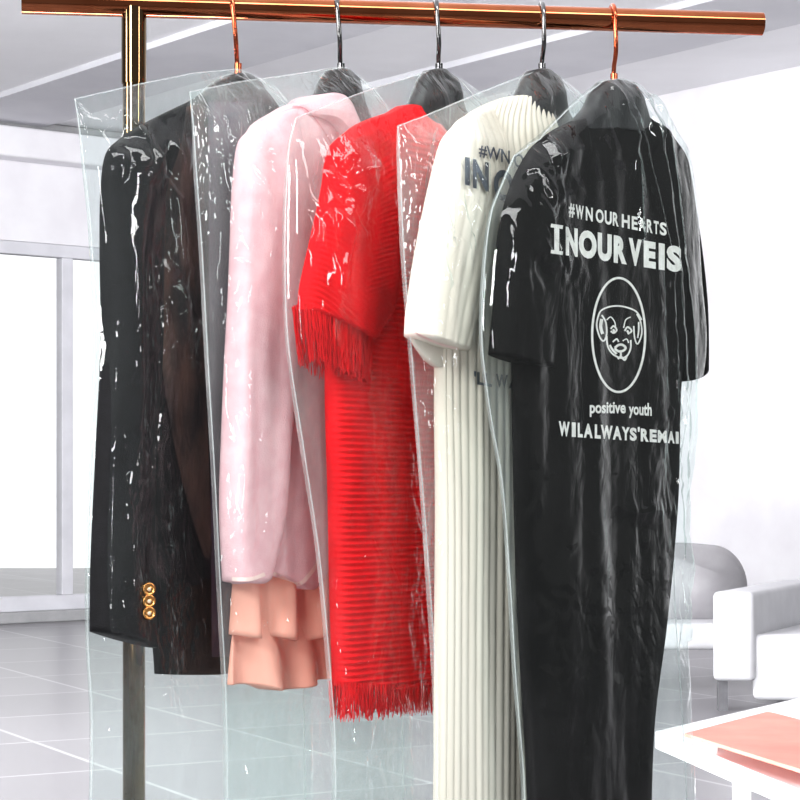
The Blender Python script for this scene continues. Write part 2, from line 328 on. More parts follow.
def cr(p0, p1, p2, p3, t):
    return .5*((2*p1)+(-p0+p2)*t+(2*p0-5*p1+4*p2-p3)*t*t+(-p0+3*p1-3*p2+p3)*t**3)
def sample(row, u, smooth=True):
    n = len(row)-1; x = min(max(u*n, 0), n-1e-9); i = int(x); t = x-i
    a, b = row[i], row[i+1]
    if not smooth: return tuple(a[k]+(b[k]-a[k])*t for k in range(len(a)))
    p, q = row[max(i-1, 0)], row[min(i+2, n)]
    return tuple(cr(p[k], a[k], b[k], q[k], t) for k in range(len(a)))
def loft(fr, name, rows, th, m, parent, nu=40, nv=80, d0=0.0, disp=None, bdisp=None, p=2.4, cap=True, smooth_rows=True, backs=True, zgrid=None):
    """rows: list of pixel polylines from left to right, top to bottom; th: list of (front, back) thickness per row"""
    grid = []
    nr = len(rows)
    # place rows by their mean height so that the spacing of v is even
    ys = [sum(q[1] for q in r)/len(r) for r in rows]
    tot = ys[-1]-ys[0]; ks = [(y-ys[0])/tot for y in ys]
    for j in range(nv+1):
        v = j/nv
        i = 0
        while i < nr-2 and v > ks[i+1]: i += 1
        t = (v-ks[i])/(ks[i+1]-ks[i]); t = min(max(t, 0), 1)
        line = []
        for k in range(nu+1):
            w = k/nu; u = .5-.5*math.cos(math.pi*w); u = u*.45+w*.55
            g = [sample(rows[q], u, smooth_rows) for q in (max(i-1, 0), i, i+1, min(i+2, nr-1))]
            # tangents scaled for uneven spacing: linear blend with a touch of Catmull-Rom
            a, b = g[1], g[2]
            h = ks[i+1]-ks[i]
            hm = (ks[i+1]-ks[max(i-1, 0)]) or h; hp = (ks[min(i+2, nr-1)]-ks[i]) or h
            x = y = 0
            res = []
            for c in (0, 1):
                m0 = (b[c]-g[0][c])/hm*h; m1 = (g[3][c]-a[c])/hp*h
                t2, t3 = t*t, t*t*t
                res.append((2*t3-3*t2+1)*a[c]+(t3-2*t2+t)*m0+(-2*t3+3*t2)*b[c]+(t3-t2)*m1)
            line.append((u, v, res[0], res[1]))
        f0, b0 = th[i]; f1_, b1_ = th[min(i+1, len(th)-1)]
        grid.append((line, f0+(f1_-f0)*t, b0+(b1_-b0)*t))
    vs, fs = [], []
    rowlen = None
    for line, tf, tb in grid:
        front, back = [], []
        for (u, v, x, y) in line:
            s_, z_ = fr.back(x, y, d0)
            pr = (max(0, 1-abs(2*u-1)**p))**(1/p)
            df = tf*pr + (disp(u, v, s_, z_, x, y)*min(1, pr*1.6) if disp else 0)
            front.append(fr.pt(s_, z_, d0+df))
            if backs:
                db = tb*pr + (bdisp(u, v, s_, z_, x, y)*min(1, pr*1.6) if bdisp else 0)
                back.append(fr.pt(s_, z_, d0-db))
        ring = front+(back[-2:0:-1] if backs else [])
        rowlen = len(ring); vs += ring; ROWLEN[0] = rowlen
    nr_ = len(grid)
    for j in range(nr_-1):
        for k in range(rowlen if backs else rowlen-1):
            k2 = (k+1) % rowlen
            fs.append((j*rowlen+k, j*rowlen+k2, (j+1)*rowlen+k2, (j+1)*rowlen+k))
    if cap and backs:
        half = nu
        for j in (0, nr_-1):
            base = j*rowlen
            for k in range(half):
                bk = (rowlen-k) % rowlen; bk2 = (rowlen-k-1) % rowlen
                q = [base+k, base+k+1, base+bk2, base+bk]
                q2 = []
                for x in q:
                    if x not in q2: q2.append(x)
                if len(q2) >= 3: fs.append(tuple(q2 if j else q2[::-1]))
    o = pyobj(name, vs, fs, m, parent)
    return o
ROWLEN = [0]
def bvh_of(*objs):
    vs, fs = [], []
    for o in objs:
        b = len(vs); mw = o.matrix_parent_inverse if o.parent else Matrix()
        off = (o.parent.location if o.parent else Vector())
        vs += [off+(o.matrix_parent_inverse@v.co if o.parent else v.co) for v in o.data.vertices]
        fs += [tuple(b+i for i in p.vertices) for p in o.data.polygons]
    return BVHTree.FromPolygons(vs, fs)
def cast(bvh, px, py, lift=.002):
    d = ray(px, py).normalized(); h = bvh.ray_cast(CAM, d)
    if h[0] is None: return None
    return h[0]+NV*lift*.5-d*lift*.7
def nz(x, y, z=0): return noise.noise(Vector((x, y, z)))

def folds(seed, amp, fx, fz=1.4, low=0.0, fine=0.0):
    def f(u, v, s, z, x, y):
        a = amp*(1-low+low*v)
        r = a*nz(s*fx+seed, z*fz, seed)
        r += a*.45*nz(s*fx*2.3+seed, z*fz*2, seed+5)
        if fine: r += fine*nz(s*70+seed, z*40, seed)
        return r
    return f

# ---------------------------------------------------------------- hangers
HTOP = {0: 70, 1: 70, 2: 70, 3: 70, 4: 80}
def hanger(i, hx_top, metal, label):
    fr = FR[i]; O = rail_at(hx_top)
    cx = fr.hx; ty = HTOP[i]
    t = thing('clothes_hanger', label, 'clothes hanger', Vector((O.x, O.y, O.z-.1)), None)
    # hook: strip bent over the rail, front strand down, then jogging in under the rail
    side = Vector((rdir.y, -rdir.x, 0))        # towards the viewer
    r = RR+.0030
    pts = []
    for k in range(0, 15):
        a = math.radians(215-k*(215-0)/14)   # from behind, over the top, to the front
        pts.append(O+side*math.cos(a)*r+Z*math.sin(a)*r)
    endp = at_y(cx, ty+2, fr.O.y); tz = endp.z
    p0 = pts[-1]
    for k, (fz_, fs_) in enumerate(((.15, 1.0), (.35, 1.0), (.55, .9), (.66, .55), (.74, .2), (.85, 0), (1.0, 0))):
        z = p0.z+(tz-p0.z)*fz_
        base = O+(Vector((endp.x, endp.y, 0))-Vector((O.x, O.y, 0)))*fz_
        pts.append(Vector((base.x, base.y, z))+side*r*fs_)
    tube('hook', pts, .0034, metal, t, 12)
    tube('ferrule', [endp+Z*.012, endp-Z*.004], .0055, metal, t, 14)
    h = ty-70
    rows = [[(cx-14, ty+1), (cx-5, ty-1), (cx+3, ty), (cx+8, ty+3)],
            [(cx-19, ty+10), (cx, ty+9), (cx+14, ty+9)],
            [(cx-25, ty+24), (cx, ty+24), (cx+19, ty+22)],
            [(cx-32, ty+38), (cx, ty+40), (cx+22, ty+36)],
            [(cx-44, ty+52), (cx, ty+52), (cx+30, ty+52)],
            [(cx-60, ty+66), (cx, ty+62), (cx+40, ty+68)]]
    if i == 4:
        rows = [[(598, 83), (610, 80), (622, 82), (634, 86)], [(592, 92), (614, 90), (640, 96)], [(586, 106), (614, 104), (644, 108)],
                [(576, 118), (614, 116), (648, 122)], [(566, 130), (614, 130), (656, 136)]]
    if i == 0:
        rows = [[(224, 76), (238, 73), (250, 76)], [(214, 82), (238, 80), (258, 84)], [(204, 92), (238, 90), (264, 94)], [(196, 106), (238, 104), (268, 108)]]
    loft(fr, 'hanger_body', rows, [(.010, .010)]+[(.016, .016)]*8, M['hanger'], t, 20, 24, disp=folds(i*3.1, .003, 40))
    return t
hanger(0, 232, M['copper'], 'black hanger on copper hook holding the black blazer')
hanger(1, 336, M['dark_chrome'], 'black hanger on dark hook rising from the pink knit jacket collar')
hanger(2, 435, M['dark_chrome'], 'black hanger on dark hook rising from the red dress neckline')
hanger(3, 541, M['dark_chrome'], 'black hanger on dark hook rising from the cream pleated dress neckline')
hanger(4, 612, M['copper'], 'black hanger on copper hook holding the black printed dress')

# ---------------------------------------------------------------- garments
def gthing(name, label, cat, i): 
    fr = FR[i]; return thing(name, label, cat, Vector((fr.O.x, fr.O.y, fr.O.z-.25)))
def patch(name, bvh, cornersfn, nu, nv, m, parent, lift=.002, thick=.0012):
    """surface piece following the cloth: cornersfn(u, v) -> pixel"""
    vs, ok, fs = [], [], []
    for j in range(nv+1):
        for k in range(nu+1):
            x, y = cornersfn(k/nu, j/nv); p = cast(bvh, x, y, lift); ok.append(p is not None); vs.append(p or Vector((0, 0, 0)))
    for j in range(nv):
        for k in range(nu):
            q = (j*(nu+1)+k, j*(nu+1)+k+1, (j+1)*(nu+1)+k+1, (j+1)*(nu+1)+k)
            if all(ok[a] for a in q): fs.append(q[::-1])
    used = sorted({a for q in fs for a in q}); mp_ = {a: b for b, a in enumerate(used)}
    return pyobj(name, [vs[a] for a in used], [tuple(mp_[a] for a in q) for q in fs], m, parent)
def stroke(bvh, pts, w, bmv, bmf, lift=.0022, closed=False):
    """ribbon of pixel width w laid on the cloth"""
    pts = [Vector((a, b)) for a, b in pts]; n = len(pts); base = len(bmv); good = []
    for i, p in enumerate(pts):
        a = pts[(i-1) % n] if (closed or i) else p; b = pts[(i+1) % n] if (closed or i < n-1) else p
        d = (b-a).normalized(); nn = Vector((-d.y, d.x))*w[i]*.5 if isinstance(w, list) else Vector((-d.y, d.x))*w*.5
        A, B = cast(bvh, *(p+nn), lift), cast(bvh, *(p-nn), lift)
        if A is None or B is None: good.append(False); bmv += [Vector((0, 3, 1)), Vector((0, 3, 1))]
        else: good.append(True); bmv += [A, B]
    for i in range(n if closed else n-1):
        j = (i+1) % n
        if good[i] and good[j]: bmf.append((base+2*i, base+2*i+1, base+2*j+1, base+2*j))
def spline(pts, n=8, closed=False):
    out = []; m_ = len(pts)
    for i in range(m_ if closed else m_-1):
        p = [pts[(i+k) % m_] if closed else pts[min(max(i+k, 0), m_-1)] for k in (-1, 0, 1, 2)]
        for k in range(n): out.append(tuple(cr(p[0][c], p[1][c], p[2][c], p[3][c], k/n) for c in (0, 1)))
    if not closed: out.append(pts[-1])
    return out
def text_mesh(s, bold=.02):
    cu = bpy.data.curves.new('t', 'FONT'); cu.body = s; cu.offset = bold; cu.resolution_u = 4
    o = bpy.data.objects.new('t', cu); col.objects.link(o)
    dg = bpy.context.evaluated_depsgraph_get(); me = bpy.data.meshes.new_from_object(o.evaluated_get(dg))
    bpy.data.objects.remove(o); bpy.data.curves.remove(cu)
    return me
def glyphs(name, items, bvh, m, parent, label=None, bold=.03, cell=2.0, lift=.0024):
    """items: (text, (x0, ytop, ybase) at left, (x1, ytop, ybase) at right) in pixels"""
    vs, fs = [], []
    for s, lft, rgt in items:
        me = text_mesh(s, bold); bm = bmesh.new(); bm.from_mesh(me); bpy.data.meshes.remove(me)
        if not bm.verts: continue
        xs = [v.co.x for v in bm.verts]; ys_ = [v.co.y for v in bm.verts]
        x0, x1, y0, y1 = min(xs), max(xs), min(ys_), max(ys_)
        nx = max(2, int((rgt[0]-lft[0])/cell)); ny = max(2, int((lft[2]-lft[1])/cell))
        for k in range(1, nx): bmesh.ops.bisect_plane(bm, geom=bm.verts[:]+bm.edges[:]+bm.faces[:], plane_co=(x0+(x1-x0)*k/nx, 0, 0), plane_no=(1, 0, 0))
        for k in range(1, ny): bmesh.ops.bisect_plane(bm, geom=bm.verts[:]+bm.edges[:]+bm.faces[:], plane_co=(0, y0+(y1-y0)*k/ny, 0), plane_no=(0, 1, 0))
        base = len(vs); ok = []
        bm.verts.ensure_lookup_table(); bm.verts.index_update()
        for v in bm.verts:
            a = (v.co.x-x0)/(x1-x0); b = (y1-v.co.y)/(y1-y0)
            px = lft[0]+(rgt[0]-lft[0])*a
            yt = lft[1]+(rgt[1]-lft[1])*a; yb = lft[2]+(rgt[2]-lft[2])*a
            p = cast(bvh, px, yt+(yb-yt)*b, lift); ok.append(p is not None); vs.append(p or Vector((0, 3, 1)))
        for f in bm.faces:
            idx = [v.index for v in f.verts]
            if all(ok[q] for q in idx): fs.append(tuple(base+q for q in idx))
        bm.free()
    used = sorted({a for q in fs for a in q}); mp_ = {a: b for b, a in enumerate(used)}
    o = pyobj(name, [vs[a] for a in used], [tuple(mp_[a] for a in q) for q in fs], m, parent, smooth=False)
    if label: o['label'] = label
    return o

# 1 --- black blazer
fr = FR[0]
g = gthing('blazer', 'black blazer with brass cuff buttons hanging leftmost on the rack', 'blazer', 0)
T6 = lambda f, b, n=10: [(f*.35, b*.35), (f*.8, b*.8)]+[(f, b)]*n
body = loft(fr, 'body', [[(203, 95), (218, 84), (238, 80), (254, 84), (266, 94)], [(165, 118), (200, 104), (238, 98), (262, 104), (278, 120)],
    [(142, 150), (190, 160), (238, 165), (286, 160)], [(144, 300), (215, 300), (286, 300)], [(146, 450), (210, 452), (284, 450)],
    [(150, 560), (210, 562), (280, 560)], [(157, 674), (196, 674), (214, 672), (222, 662), (270, 658)]],
    T6(.030, .022), M['blazer'], g, 48, 90, disp=folds(1.3, .010, 12, 1.0, .3, .0006))
sl = loft(fr, 'sleeve', [[(126, 134), (150, 121), (186, 103)], [(108, 152), (135, 150), (176, 146)], [(103, 190), (130, 192), (162, 192)], [(102, 250), (130, 252), (158, 252)],
    [(103, 340), (130, 342), (156, 342)], [(98, 450), (125, 452), (152, 452)], [(93, 560), (120, 564), (152, 566)], [(92, 631), (122, 640), (153, 648)]],
    T6(.030, .014), M['blazer'], g, 32, 80, d0=.018, disp=folds(4.7, .012, 16, 3.0, 0, .0006))
loft(fr, 'sleeve', [[(262, 98), (272, 110), (284, 122)], [(270, 160), (285, 160), (298, 165)], [(272, 350), (286, 350), (300, 350)], [(270, 632), (284, 634), (296, 636)]],
    T6(.026, .024), M['blazer'], g, 24, 50, d0=.006, disp=folds(8.7, .012, 16, 3.0))
bv = bvh_of(body)
def fpanel(u, v):
    y = 118+v*440; xl = 150+4*v+50*v**3; xr = 203+9*v-3*math.sin(v*3)
    y += (1-v)*(-16*u)
    return xl+(xr-xl)*u, y
patch('front_panel', bv, fpanel, 20, 80, M['blazer_front'], g, .003)['label'] = 'dark brown patterned front panel'
def lpanel(u, v): return 207+u*40+4*v, 102+v*555
patch('lining', bv, lpanel, 16, 80, M['lining'], g, .003)['label'] = 'plum coloured lining at the front opening'
sb = bvh_of(sl)
for by in (589, 601, 613):
    c = cast(sb, 145.5, by, .003)+NV*.004; bt = None
    vs, fs = [], []; seg = 24
    prof = [(0, .0035), (.0035, .0035), (.0052, .0022), (.0062, .0042), (.0078, .0048), (.0088, .003), (.0088, 0)]
    # the face of each button looks out from the sleeve towards the camera side
    nn = (NV*.7+Vector((-.2, -.6, 0))).normalized(); uu = nn.cross(Z).normalized()
    for r, h in prof:
        for k in range(seg): a = 2*math.pi*k/seg; vs.append(c+uu*math.cos(a)*r+Z*math.sin(a)*r+nn*h)
    for j in range(len(prof)-1):
        for k in range(seg): fs.append((j*seg+k, j*seg+(k+1) % seg, (j+1)*seg+(k+1) % seg, (j+1)*seg+k))
    b = pyobj('button', vs, fs, M['brass_button'], g); b['label'] = 'round brass cuff button'
    vs, fs = [], []
    for r, h in ((0, .0050), (.0022, .0046), (.0026, .0030)):
        for k in range(12): a = 2*math.pi*k/12; vs.append(c+uu*math.cos(a)*r+Z*math.sin(a)*r+nn*h)
    for j in range(2):
        for k in range(12): fs.append((j*12+k, j*12+(k+1) % 12, (j+1)*12+(k+1) % 12, (j+1)*12+k))
    t_ = pyobj('thread', vs, fs, M['thread'], g)
    t_.parent = b; t_.matrix_parent_inverse = Matrix()
    b.matrix_parent_inverse = Matrix.Translation(-Vector(g.location))

# 2 --- pink jacket and peach skirt
fr = FR[1]
g = gthing('knit_jacket', 'pale pink knit jacket with stand collar hanging over the peach skirt', 'jacket', 1)
body = loft(fr, 'body', [[(276, 110), (292, 104), (312, 101), (332, 104), (352, 122)], [(252, 126), (300, 124), (340, 128), (366, 140)], [(246, 150), (300, 152), (380, 160)],
    [(242, 230), (310, 230), (388, 230)], [(240, 350), (310, 350), (384, 350)], [(236, 480), (310, 480), (376, 480)],
    [(234, 584), (250, 580), (264, 576), (276, 580), (290, 588), (300, 588), (310, 578), (321, 563), (345, 566), (370, 572)]],
    T6(.030, .024), M['pink'], g, 60, 90, disp=folds(11.3, .012, 13, 1.2, .3))
sl = loft(fr, 'sleeve', [[(256, 126), (270, 117), (294, 108)], [(243, 142), (265, 142), (296, 146)], [(238, 190), (268, 192), (298, 196)], [(236, 240), (268, 242), (302, 246)], [(234, 290), (268, 294), (302, 298)],
    [(231, 350), (262, 352), (291, 354)], [(228, 430), (255, 432), (282, 434)], [(226, 510), (252, 512), (278, 512)], [(230, 581), (248, 583), (264, 576)]],
    T6(.030, .026), M['pink'], g, 32, 80, d0=.016, disp=folds(14.7, .012, 14, 2.4))
loft(fr, 'sleeve', [[(352, 118), (364, 128), (374, 142)], [(366, 180), (382, 180), (392, 185)], [(366, 350), (382, 350), (396, 350)], [(362, 560), (380, 562), (392, 564)]],
    T6(.026, .024), M['pink'], g, 24, 50, d0=.006)
loft(fr, 'collar', [[(294, 105), (305, 98), (318, 95), (332, 100), (346, 116)], [(296, 112), (312, 112), (328, 118), (340, 132), (350, 140)], [(298, 116), (316, 122), (328, 138), (338, 148), (350, 152)]],
    [(.030, .022), (.042, .024), (.044, .026)], M['pink'], g, 30, 14, p=3)
bv = bvh_of(body, sl)
hv, hf = [], []
for hp in ([(231, 579), (250, 579), (264, 574)], [(268, 573), (276, 575), (290, 583), (300, 583), (310, 573), (319, 560)]):
    hv, hf = [], []
    stroke(bv if hp[0][0] < 250 else bvh_of(body), spline(hp, 6), 4.0, hv, hf, .003)
    pyobj('hem_trim', hv, hf, M['pink_trim'], g)['label'] = 'cream hem trim'
hv, hf = [], []
stroke(bvh_of(*[o for o in col.objects if o.parent == g and o.type == 'MESH']), spline([(292, 106), (303, 108), (314, 118), (324, 132), (332, 146)], 6), 1.2, hv, hf, .002)
pyobj('collar_seam', hv, hf, M['pink_dark'], g)
g2 = gthing('tiered_skirt', 'peach two-tiered skirt hanging below the pale pink knit jacket', 'skirt', 1)
def ruf(seed, fx, amp):
    def f(u, v, s, z, x, y): return amp*(.35+.65*v)*(math.sin(s*fx+2.2*nz(s*6, z*2, seed)+seed)+.5*nz(s*40, z*3, seed))
    return f
loft(fr, 'upper_tier', [[(238, 470), (300, 470), (372, 470)], [(234, 580), (300, 580), (374, 580)], [(231, 634), (250, 638), (268, 636), (292, 641), (312, 634), (330, 632), (376, 634)]],
    T6(.022, .018), M['peach'], g2, 70, 30, d0=-.004, disp=ruf(2., 92, .0120))
loft(fr, 'lower_tier', [[(234, 620), (300, 620), (374, 620)], [(231, 655), (300, 655), (376, 655)], [(229, 685), (250, 684), (270, 690), (292, 687), (312, 680), (330, 678), (378, 680)]],
    T6(.019, .016), M['peach'], g2, 70, 30, d0=-.006, disp=ruf(4., 84, .0125))

# 3 --- red fringed dress
fr = FR[2]
g = gthing('knit_dress', 'bright red ribbed knit dress with fringed cape sleeve and fringed hem', 'dress', 2)
RIB = .0083
def ribd(base, slope=0):
    def f(u, v, s, z, x, y): return base(u, v, s, z, x, y)+.0026*min(1, max(0, (v-.03)*18))*math.sin((z+slope*s)*2*math.pi/RIB)
    return f
body = loft(fr, 'body', [[(376, 122), (392, 111), (406, 105), (424, 112), (440, 128)], [(346, 140), (392, 134), (428, 138), (452, 150)], [(336, 180), (395, 180), (462, 185)],
    [(330, 280), (395, 280), (456, 280)], [(328, 380), (395, 382), (454, 380)], [(331, 500), (395, 502), (452, 500)], [(333, 600), (395, 602), (450, 600)], [(336, 686), (390, 688), (446, 680)]],
    T6(.028, .022), M['red'], g, 44, 720, disp=ribd(folds(21.3, .008, 11, .8)))
sl = loft(fr, 'sleeve', [[(350, 129), (368, 120), (394, 111)], [(331, 148), (362, 144), (400, 142)], [(324, 190), (360, 192), (402, 196)], [(313, 240), (350, 246), (399, 256)],
    [(303, 285), (340, 296), (386, 306)], [(301, 309), (332, 326), (366, 342)]],
    T6(.034, .018), M['red'], g, 32, 260, d0=.014, disp=ribd(folds(24.7, .008, 14, 2.4), .55))
loft(fr, 'sleeve', [[(438, 124), (448, 132), (456, 146)], [(446, 170), (460, 172), (472, 178)], [(446, 240), (464, 246), (482, 250)], [(448, 300), (468, 304), (490, 306)]],
    T6(.024, .02), M['red'], g, 24, 160, d0=.004, disp=ribd(folds(29.7, .006, 14, 2.4), .3))
def fringe(name, top, bot, n, parent, th, seed, d0=0.0, wd=.0011):
    rnd = random.Random(seed); vs, fs = [], []
    for i in range(n):
        u = (i+rnd.random()*.6)/n
        (x0, y0), (x1, y1) = sample(top, u), sample(bot, min(1, max(0, u+rnd.uniform(-.012, .012))))
        y1 += rnd.uniform(-7, 3) if rnd.random() < .8 else rnd.uniform(1, 6)
        pr = (max(0, 1-abs(2*u-1)**2.4))**(1/2.4)
        dd = d0+rnd.choice((-1, .2, 1, 1, 1))*th*pr+rnd.uniform(-.002, .002)
        pts = []
        jx = rnd.uniform(-1, 1)
        for k in range(6):
            t = k/5; px, py = x0+(x1-x0)*t+math.sin(t*3+i)*jx*t*1.2, y0-3+(y1-y0+3)*t
            s_, z_ = fr.back(px, py, d0); pts.append(fr.pt(s_, z_, dd+.002*math.sin(t*4+i)))
        b = len(vs)
        for k, p in enumerate(pts):
            w = wd*(1-.45*k/5)
            for a in (0, 2.1, 4.2): vs.append(p+AXV*math.cos(a)*w+NV*math.sin(a)*w)
        for k in range(5):
            for a in range(3): fs.append((b+k*3+a, b+k*3+(a+1) % 3, b+k*3+3+(a+1) % 3, b+k*3+3+a))
    o = pyobj(name, vs, fs, M['red'], parent); o['kind'] = 'stuff'; return o
fringe('hem_fringe', [(336, 684), (390, 686), (446, 678)], [(336, 716), (390, 711), (446, 706)], 560, g, .027, 3)
fringe('sleeve_fringe', [(301, 307), (332, 324), (366, 340)], [(308, 357), (332, 372), (362, 381)], 420, g, .026, 4, .014)

# 4 --- cream pleated dress
fr = FR[3]
g = gthing('pleated_dress', 'cream pleated dress with dark chest lettering behind the black dress', 'dress', 3)
def pleat(base, fx, amp):
    def f(u, v, s, z, x, y): return base(u, v, s, z, x, y)+amp*(abs(math.sin(u*fx+1.5*nz(u*4, z*1.2, 3)))**.6)
    return f
body = loft(fr, 'body', [[(468, 114), (490, 103), (515, 96), (537, 104), (556, 118)], [(452, 130), (505, 126), (568, 140)], [(446, 160), (505, 160), (574, 170)],
    [(440, 260), (505, 260), (574, 260)], [(437, 380), (505, 380), (570, 380)], [(438, 500), (505, 500), (568, 500)], [(437, 650), (505, 650), (568, 650)], [(436, 860), (505, 860), (572, 860)]],
    T6(.024, .020), M['white'], g, 230, 90, disp=pleat(folds(31.3, .009, 9, .6), 72, .0036))
sl = loft(fr, 'sleeve', [[(456, 124), (470, 115), (492, 107)], [(444, 142), (470, 142), (500, 146)], [(431, 196), (462, 200), (492, 204)], [(419, 256), (450, 262), (482, 266)],
    [(411, 312), (440, 320), (466, 326)], [(410, 334), (436, 345), (459, 351)]],
    T6(.030, .022), M['white'], g, 60, 80, d0=.014, disp=pleat(folds(34.7, .008, 14, 2.4), 22, .0016))
loft(fr, 'cuff', [[(410, 333), (436, 344), (459, 350)], [(414, 345), (438, 358), (458, 362)], [(423, 357), (438, 367), (456, 367)]], [(.006, .006)]*3, M['white'], g, 30, 10, d0=.002)
hv, hf = [], []
stroke(bvh_of(sl), spline([(412, 332), (436, 343), (457, 349)], 8), 2.2, hv, hf, .003)
pyobj('cuff_hem', hv, hf, M['pink_trim'], g)
loft(fr, 'sleeve', [[(552, 116), (562, 126), (572, 140)], [(562, 180), (576, 182), (586, 186)], [(564, 260), (578, 264), (592, 266)], [(566, 330), (580, 334), (598, 336)]],
    T6(.022, .02), M['white'], g, 24, 50, d0=.002)
bv = bvh_of(body, sl)
glyphs('chest_lettering', [('#WN', (477, 144, 157), (508, 151, 166)), ('OUR', (512, 153, 167), (540, 158, 173))], bv, M['print_grey'], g, 'small dark grey lettering', .02, lift=.006)
glyphs('chest_lettering', [('I', (463, 157, 185), (468, 158, 186)), ('N', (471, 159, 188), (487, 163, 192)), ('O', (492, 168, 200), (512, 172, 204)), ('UR', (514, 172, 204), (545, 178, 208))], bv, M['print_grey'], g, 'large dark grey lettering', .04, lift=.006)
glyphs('hem_lettering', [("'LL", (472, 371, 384), (490, 373, 387)), ('W', (494, 374, 387), (506, 375, 388)), ('A', (507, 375, 388), (518, 376, 389))], bv, M['print_grey'], g, None, .04, lift=.006)

# 5 --- black printed dress
fr = FR[4]
g = gthing('t_shirt_dress', 'long black t-shirt dress with white lettering and dog head emblem', 'dress', 4)
body = loft(fr, 'body', [[(562, 126), (585, 117), (612, 113), (638, 115), (656, 124)], [(542, 140), (612, 134), (672, 142)], [(526, 170), (612, 170), (688, 178)],
    [(518, 230), (612, 230), (692, 240)], [(514, 320), (612, 320), (684, 320)], [(514, 390), (612, 392), (677, 390)], [(516, 500), (612, 500), (674, 500)],
    [(520, 620), (612, 620), (663, 620)], [(527, 740), (600, 740), (649, 735)], [(533, 860), (600, 860), (644, 860)]],
    T6(.024, .020, 12), M['black'], g, 70, 110, disp=folds(41.3, .006, 9, .5, .3))
sl = loft(fr, 'sleeve', [[(546, 135), (562, 126), (584, 118)], [(530, 150), (552, 150), (585, 150)], [(512, 185), (534, 188), (570, 190)], [(499, 235), (526, 240), (560, 240)], [(495, 300), (520, 306), (552, 308)],
    [(490, 354), (515, 362), (545, 368)]],
    T6(.030, .010), M['black'], g, 36, 80, d0=.010, disp=folds(44.7, .008, 14, 2.4))
loft(fr, 'sleeve', [[(648, 121), (662, 128), (672, 140)], [(656, 160), (670, 158), (683, 164)], [(664, 220), (678, 218), (692, 224)], [(670, 300), (686, 298), (700, 300)], [(674, 345), (688, 342), (701, 342)], [(676, 382), (688, 378), (701, 366)]],
    T6(.022, .02), M['black'], g, 28, 70, d0=0, disp=folds(48.7, .006, 16, 2.4))
bv = bvh_of(body, sl)
def line(y0t, y0b, y1t, y1b, x0, x1):
    return lambda a, b: ((a, y0t+(y1t-y0t)*(a-x0)/(x1-x0), y0b+(y1b-y0b)*(a-x0)/(x1-x0)), (b, y0t+(y1t-y0t)*(b-x0)/(x1-x0), y0b+(y1b-y0b)*(b-x0)/(x1-x0)))
l1 = line(203, 217, 223, 236, 568, 665)
glyphs('lettering', [(c, *l1(a, b)) for c, a, b in (('#', 568, 574), ('W', 575, 583), ('N', 585, 592), ('O', 595, 603), ('U', 604, 611), ('R', 612, 618), ('H', 621, 629), ('E', 631, 637), ('A', 638, 645), ('R', 646, 652), ('T', 653, 658), ('S', 659, 666))], bv, M['print_white'], g, 'upper white line of slogan lettering', .035, 1.6)
l2 = line(224, 253, 247, 273, 550, 681)
glyphs('lettering', [(c, *l2(a, b)) for c, a, b in (('I', 553.5, 558.5), ('N', 565, 577), ('O', 578, 596), ('U', 597, 611), ('R', 613, 626), ('V', 628, 641), ('E', 643, 655), ('I', 658, 664), ('S', 666, 681))], bv, M['print_white'], g, 'large white line of slogan lettering', .06, 1.6)
glyphs('lettering', [('positive', (589, 402, 417), (625, 402, 417)), ('youth', (628, 403, 418), (651, 403, 420))], bv, M['print_white'], g, 'small white lower case lettering', .03, 1.4)
l4 = line(421, 436, 432, 444, 558, 680)
glyphs('lettering', [(c, *l4(a, b)) for c, a, b in (('W', 558, 569), ('I', 571, 575), ('L', 577, 582), ('A', 583, 592), ('L', 594, 600), ('W', 600, 612), ('A', 612, 621), ('Y', 621, 629), ('S', 629, 636), ('R', 640, 648), ('E', 649, 656), ('M', 657, 666), ('A', 667, 674), ('I', 675, 678))], bv, M['print_white'], g, 'lowest white line of slogan lettering', .05, 1.6)
glyphs('apostrophe', [("'", (637, 427, 432), (639, 427, 432))], bv, M['print_white'], g, None, .05, 1.6)
for k_, yy in enumerate((225.5, 251.5)):
    hv, hf = [], []
    stroke(bv, [(550+q*1.2, yy+q*.18) for q in range(11)], 3.6, hv, hf, .0026); pyobj('serif', hv, hf, M['print_white'], g)
hv, hf = [], []
stroke(bv, [(618+26.5*math.cos(a), 335+57*math.sin(a)) for a in [2*math.pi*k/72 for k in range(72)]], 2.3, hv, hf, closed=True)
pyobj('emblem_ring', hv, hf, M['print_white'], g)
hv, hf = [], []
def st(p, w=1.4, closed=False): stroke(bv, spline(p, 5, closed), w, hv, hf, closed=closed)
st([(597, 318), (600, 311), (608, 307), (618, 306), (628, 308), (636, 312), (641, 320)], 1.6)
st([(597, 318), (596, 326), (599, 337), (603, 341), (606, 334), (605, 322), (601, 315)], 1.7)
st([(601, 319), (600, 327), (602, 334)], 3.2)
st([(636, 314), (640, 322), (641, 334), (637, 344), (634, 338), (633, 326)], 1.5)
st([(638, 322), (638, 330), (637, 338)], 1.6)
st([(610, 329), (613, 326), (616, 330), (613, 333), (610, 331)], 1.8); st([(612, 331), (614, 330)], 2.6)
st([(624, 331), (627, 327), (631, 331), (627, 334)], 1.8); st([(626, 332), (628, 331)], 2.6)
st([(606, 320), (610, 317), (614, 322), (615, 328)], 1.2); st([(623, 328), (625, 320), (630, 317)], 1.2)
st([(606, 336), (607, 346), (611, 353), (617, 357), (622, 358), (627, 355), (630, 348), (630, 340)], 1.7)
st([(614, 348), (618, 345), (622, 345), (625, 348), (622, 351), (617, 351), (614, 348)], 2.4)
st([(620, 352), (620, 356), (617, 359)], 2.0); st([(620, 356), (624, 360), (626, 356)], 2.0)
